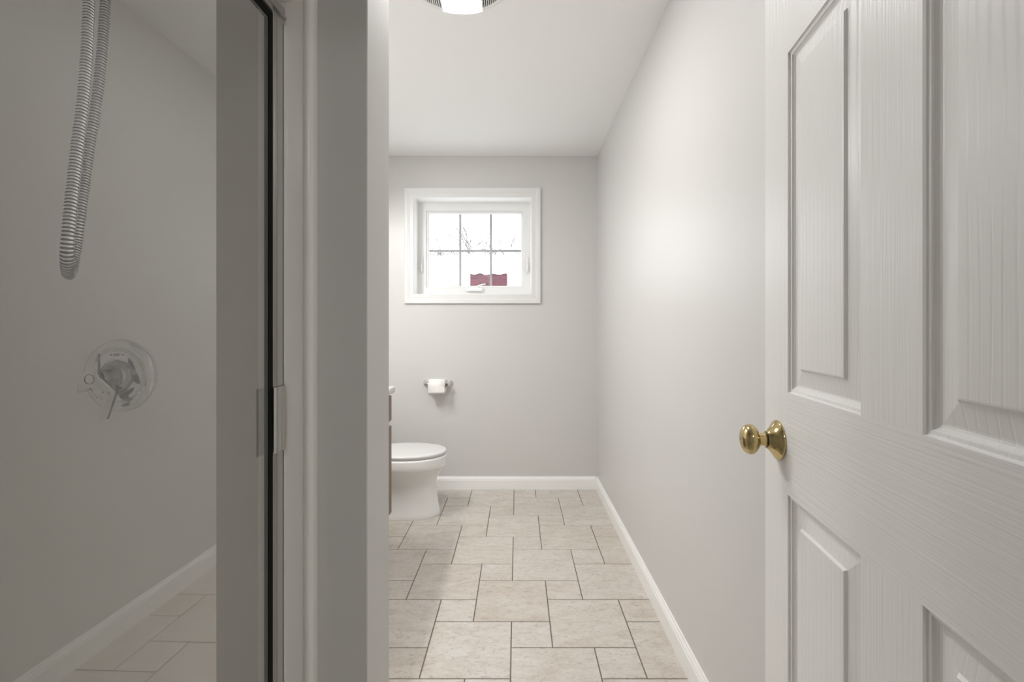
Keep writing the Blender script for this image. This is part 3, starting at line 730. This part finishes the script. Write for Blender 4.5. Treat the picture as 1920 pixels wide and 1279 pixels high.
for s_ in (-1, 1):
    bm = bmesh.new(); x = LW+0.004
    while x < CR-0.034:
        y = chord(x, CR-0.024); box(bm, s_*x-0.0014, s_*x+0.0014, -y, y, -0.0195, -0.003); x += 0.0075
    o = obj('louver', bm, M['plastic'], fan); o['kind'] = 'stuff'

# ------------------------------------------------------------------ outside: snow, neighbour's roof, chimney, bare trees
GZ = -2.8
struct(obj('snowy_ground', bx(-45, 45, 4.2, 70, GZ-0.3, GZ), M['snow']), 'snow covered ground outside')
NX, NY = -0.6, 16.0
house = thing('neighbor_house', 'low house with snow covered roof and brick chimney outside the window', 'house', (NX, NY, GZ))
HL_ = Vector((NX, NY, GZ))
def hh(o): o.parent = house; o.matrix_parent_inverse = Matrix.Translation(-HL_); return o
def roof_z(y): return 3.53 - abs(y-NY)*0.375
hh(obj('wall', bx(-9, 8, NY-5.6, NY+5.6, GZ, roof_z(NY-5.6)-0.15), M['siding']))
bm = bmesh.new(); prism(bm, [(NY-6.2, roof_z(NY-6.2)-0.2), (NY, 3.33), (NY+6.2, roof_z(NY+6.2)-0.2), (NY+6.2, roof_z(NY+6.2)-0.1), (NY, 3.43), (NY-6.2, roof_z(NY-6.2)-0.1)], 'x', -9.4, 8.4); hh(obj('roof', bm, M['siding']))
bm = bmesh.new()
nx_, ny_ = 40, 24; V = []
for j in range(ny_+1):
    for i in range(nx_+1):
        x = -9.4+17.8*i/nx_; y = NY-6.2+12.4*j/ny_
        V.append(bm.verts.new((x, y, roof_z(y) + 0.02*math.sin(x*1.7+y)+0.015*math.sin(x*3.1))))
for j in range(ny_):
    for i in range(nx_):
        a = j*(nx_+1)+i; bm.faces.new((V[a], V[a+1], V[a+nx_+2], V[a+nx_+1]))
so = hh(obj('roof_snow', bm, M['snow'], None, True)); md = so.modifiers.new('thick', 'SOLIDIFY'); md.thickness = 0.16; md.offset = 1
# chimney
cx0, cx1, cy0, cy1 = (881.5-970)/880*12, (950-970)/880*12, 12.0, 12.7
ctop = CAMZ + (616-507)/880*12
chim = hh(obj('chimney', bx(cx0+0.012, cx1-0.012, cy0+0.012, cy1-0.012, 1.6, ctop-0.005), M['mortar']))
def ch(o): o.parent = chim; return o
bme = {}
def brick(x0, x1, y0, y1, z0, z1):
    k = (round(x1-x0, 3), round(y1-y0, 3), round(z1-z0, 3))
    if k not in bme:
        bm = bx(0, x1-x0, 0, y1-y0, 0, z1-z0); bmesh.ops.recalc_face_normals(bm, faces=bm.faces)
        me = bpy.data.meshes.new('brick'); bm.to_mesh(me); bm.free(); me.materials.append(M['brick']); bme[k] = me
    o = bpy.data.objects.new('brick', bme[k]); COL.objects.link(o); o.location = (x0, y0, z0); o.parent = chim
ncb = 9; chh = 0.077; J = 0.011
for r in range(ncb):
    z1_ = ctop - r*chh; z0_ = z1_ - chh + J; offb = 0.5 if r % 2 else 0.0
    Wc = cx1-cx0; nb = 4; bw = Wc/nb
    e = [cx0] + [cx0+bw*(i+offb) for i in range(1 if not offb else 0, nb)] + [cx1]
    for a, b in zip(e, e[1:]): brick(a+J/2*(a != cx0), b-J/2*(b != cx1), cy0, cy0+0.09, z0_, z1_)
    Dc = cy1-cy0-0.09; nb2 = 3; bd = Dc/nb2
    e = [cy0+0.09] + [cy0+0.09+bd*(i+offb) for i in range(1 if not offb else 0, nb2)] + [cy1]
    for a, b in zip(e, e[1:]): brick(cx1-0.09, cx1, a+J, b, z0_, z1_); brick(cx0, cx0+0.09, a+J, b, z0_, z1_)
# snow cap: heap with a ragged lower edge hanging over the bricks
bm = bmesh.new(); S = []; rnd = random.Random(3)
def outline(ex, n=24):
    x0, x1, y0, y1 = cx0-ex, cx1+ex, cy0-ex, cy1+ex
    return [(x0+(x1-x0)*i/n, y0) for i in range(n)] + [(x1, y0+(y1-y0)*i/n) for i in range(n)] + [(x1-(x1-x0)*i/n, y1) for i in range(n)] + [(x0, y1-(y1-y0)*i/n) for i in range(n)]
o0 = outline(0.02); drop = []
v = 0.0
for i in range(len(o0)):
    u = (o0[i][0]-cx0)/(cx1-cx0)
    drop.append(0.045 + 0.05*abs(math.sin(u*9.0+0.6)) + 0.025*rnd.random())
mx_, my_ = (cx0+cx1)/2+0.02, (cy0+cy1)/2
for ex, zt, k in ((0.015, None, 1), (0.05, -0.3, 1), (0.065, 0.06, 1), (0.06, 0.16, 0.99), (0.03, 0.27, 0.95), (0.0, 0.35, 0.82), (0.0, 0.395, 0.6), (0.0, 0.42, 0.25)):
    ring = []
    for i, (x, y) in enumerate(outline(ex)):
        z = ctop - drop[i] if zt is None else ctop - drop[i]*0.6 if zt < 0 else ctop + zt
        ring.append((mx_+(x-mx_)*k, my_+(y-my_)*k, z))
    S.append(ring)
loft(bm, S); o = ch(obj('snow_cap', bm, M['snow'], None, True)); o['label'] = 'thick snow cap on the chimney'
# bare trees beyond the ridge
def tree(x, y, height, seed, label, spread=0.55):
    rnd = random.Random(seed)
    root = thing('bare_tree', label, 'tree', (x, y, GZ), 0)
    bmt = bmesh.new(); bmb = bmesh.new(); bmw = bmesh.new()
    def grow(p, d, ln, r, depth):
        segs = 4; pts = [p]; rr = [r]; dd = d.copy()
        for k in range(segs):
            j_ = 0.02 if depth == 0 else 0.1; dd = (dd + Vector((rnd.gauss(0, j_), rnd.gauss(0, j_), rnd.gauss(.03, .06)))).normalized()
            pts.append(pts[-1] + dd*ln/segs); rr.append(max(r*(1-0.4*(k+1)/segs), 0.016))
        tube(bmt if depth == 0 else bmb if depth < 3 else bmw, pts, rr, 7 if depth == 0 else 5 if depth < 3 else 3, caps=False)
        if depth >= 5: return
        nch = 4 if depth == 0 else 3
        for c in range(nch):
            a = rnd.random()*2*PI; s_ = spread*(0.7+0.7*rnd.random())
            q = dd.orthogonal().normalized(); q = Matrix.Rotation(a, 3, dd) @ q
            nd_ = (dd*math.cos(s_) + q*math.sin(s_) + Vector((0, 0, 0.12))).normalized()
            i = segs if c < 2 else rnd.choice((2, 3))
            grow(pts[i], nd_, ln*(0.62+0.16*rnd.random()), rr[i]*0.66, depth+1)
    grow(Vector((0, 0, 0)), Vector((0, 0, 1)), height*0.34, height*0.018, 0)
    obj('trunk', bmt, M['bark'], root, True); obj('branches', bmb, M['bark'], root, True)
    o = obj('twigs', bmw, M['bark'], root); o['kind'] = 'stuff'
tree((862-970)/880*26, 26, 10.6, 11, 'bare leafless tree beyond the snowy roof, behind the left window grille')
tree((970-970)/880*36, 36, 12.8, 23, 'bare leafless tree beyond the snowy roof, at the right window edge')
tree((832-970)/880*46, 46, 13.6, 5, 'low bare tree beyond the snowy roof at the left')
tree((902-970)/880*56, 56, 15.6, 8, 'low bare tree beyond the roof, just above the snowy chimney')
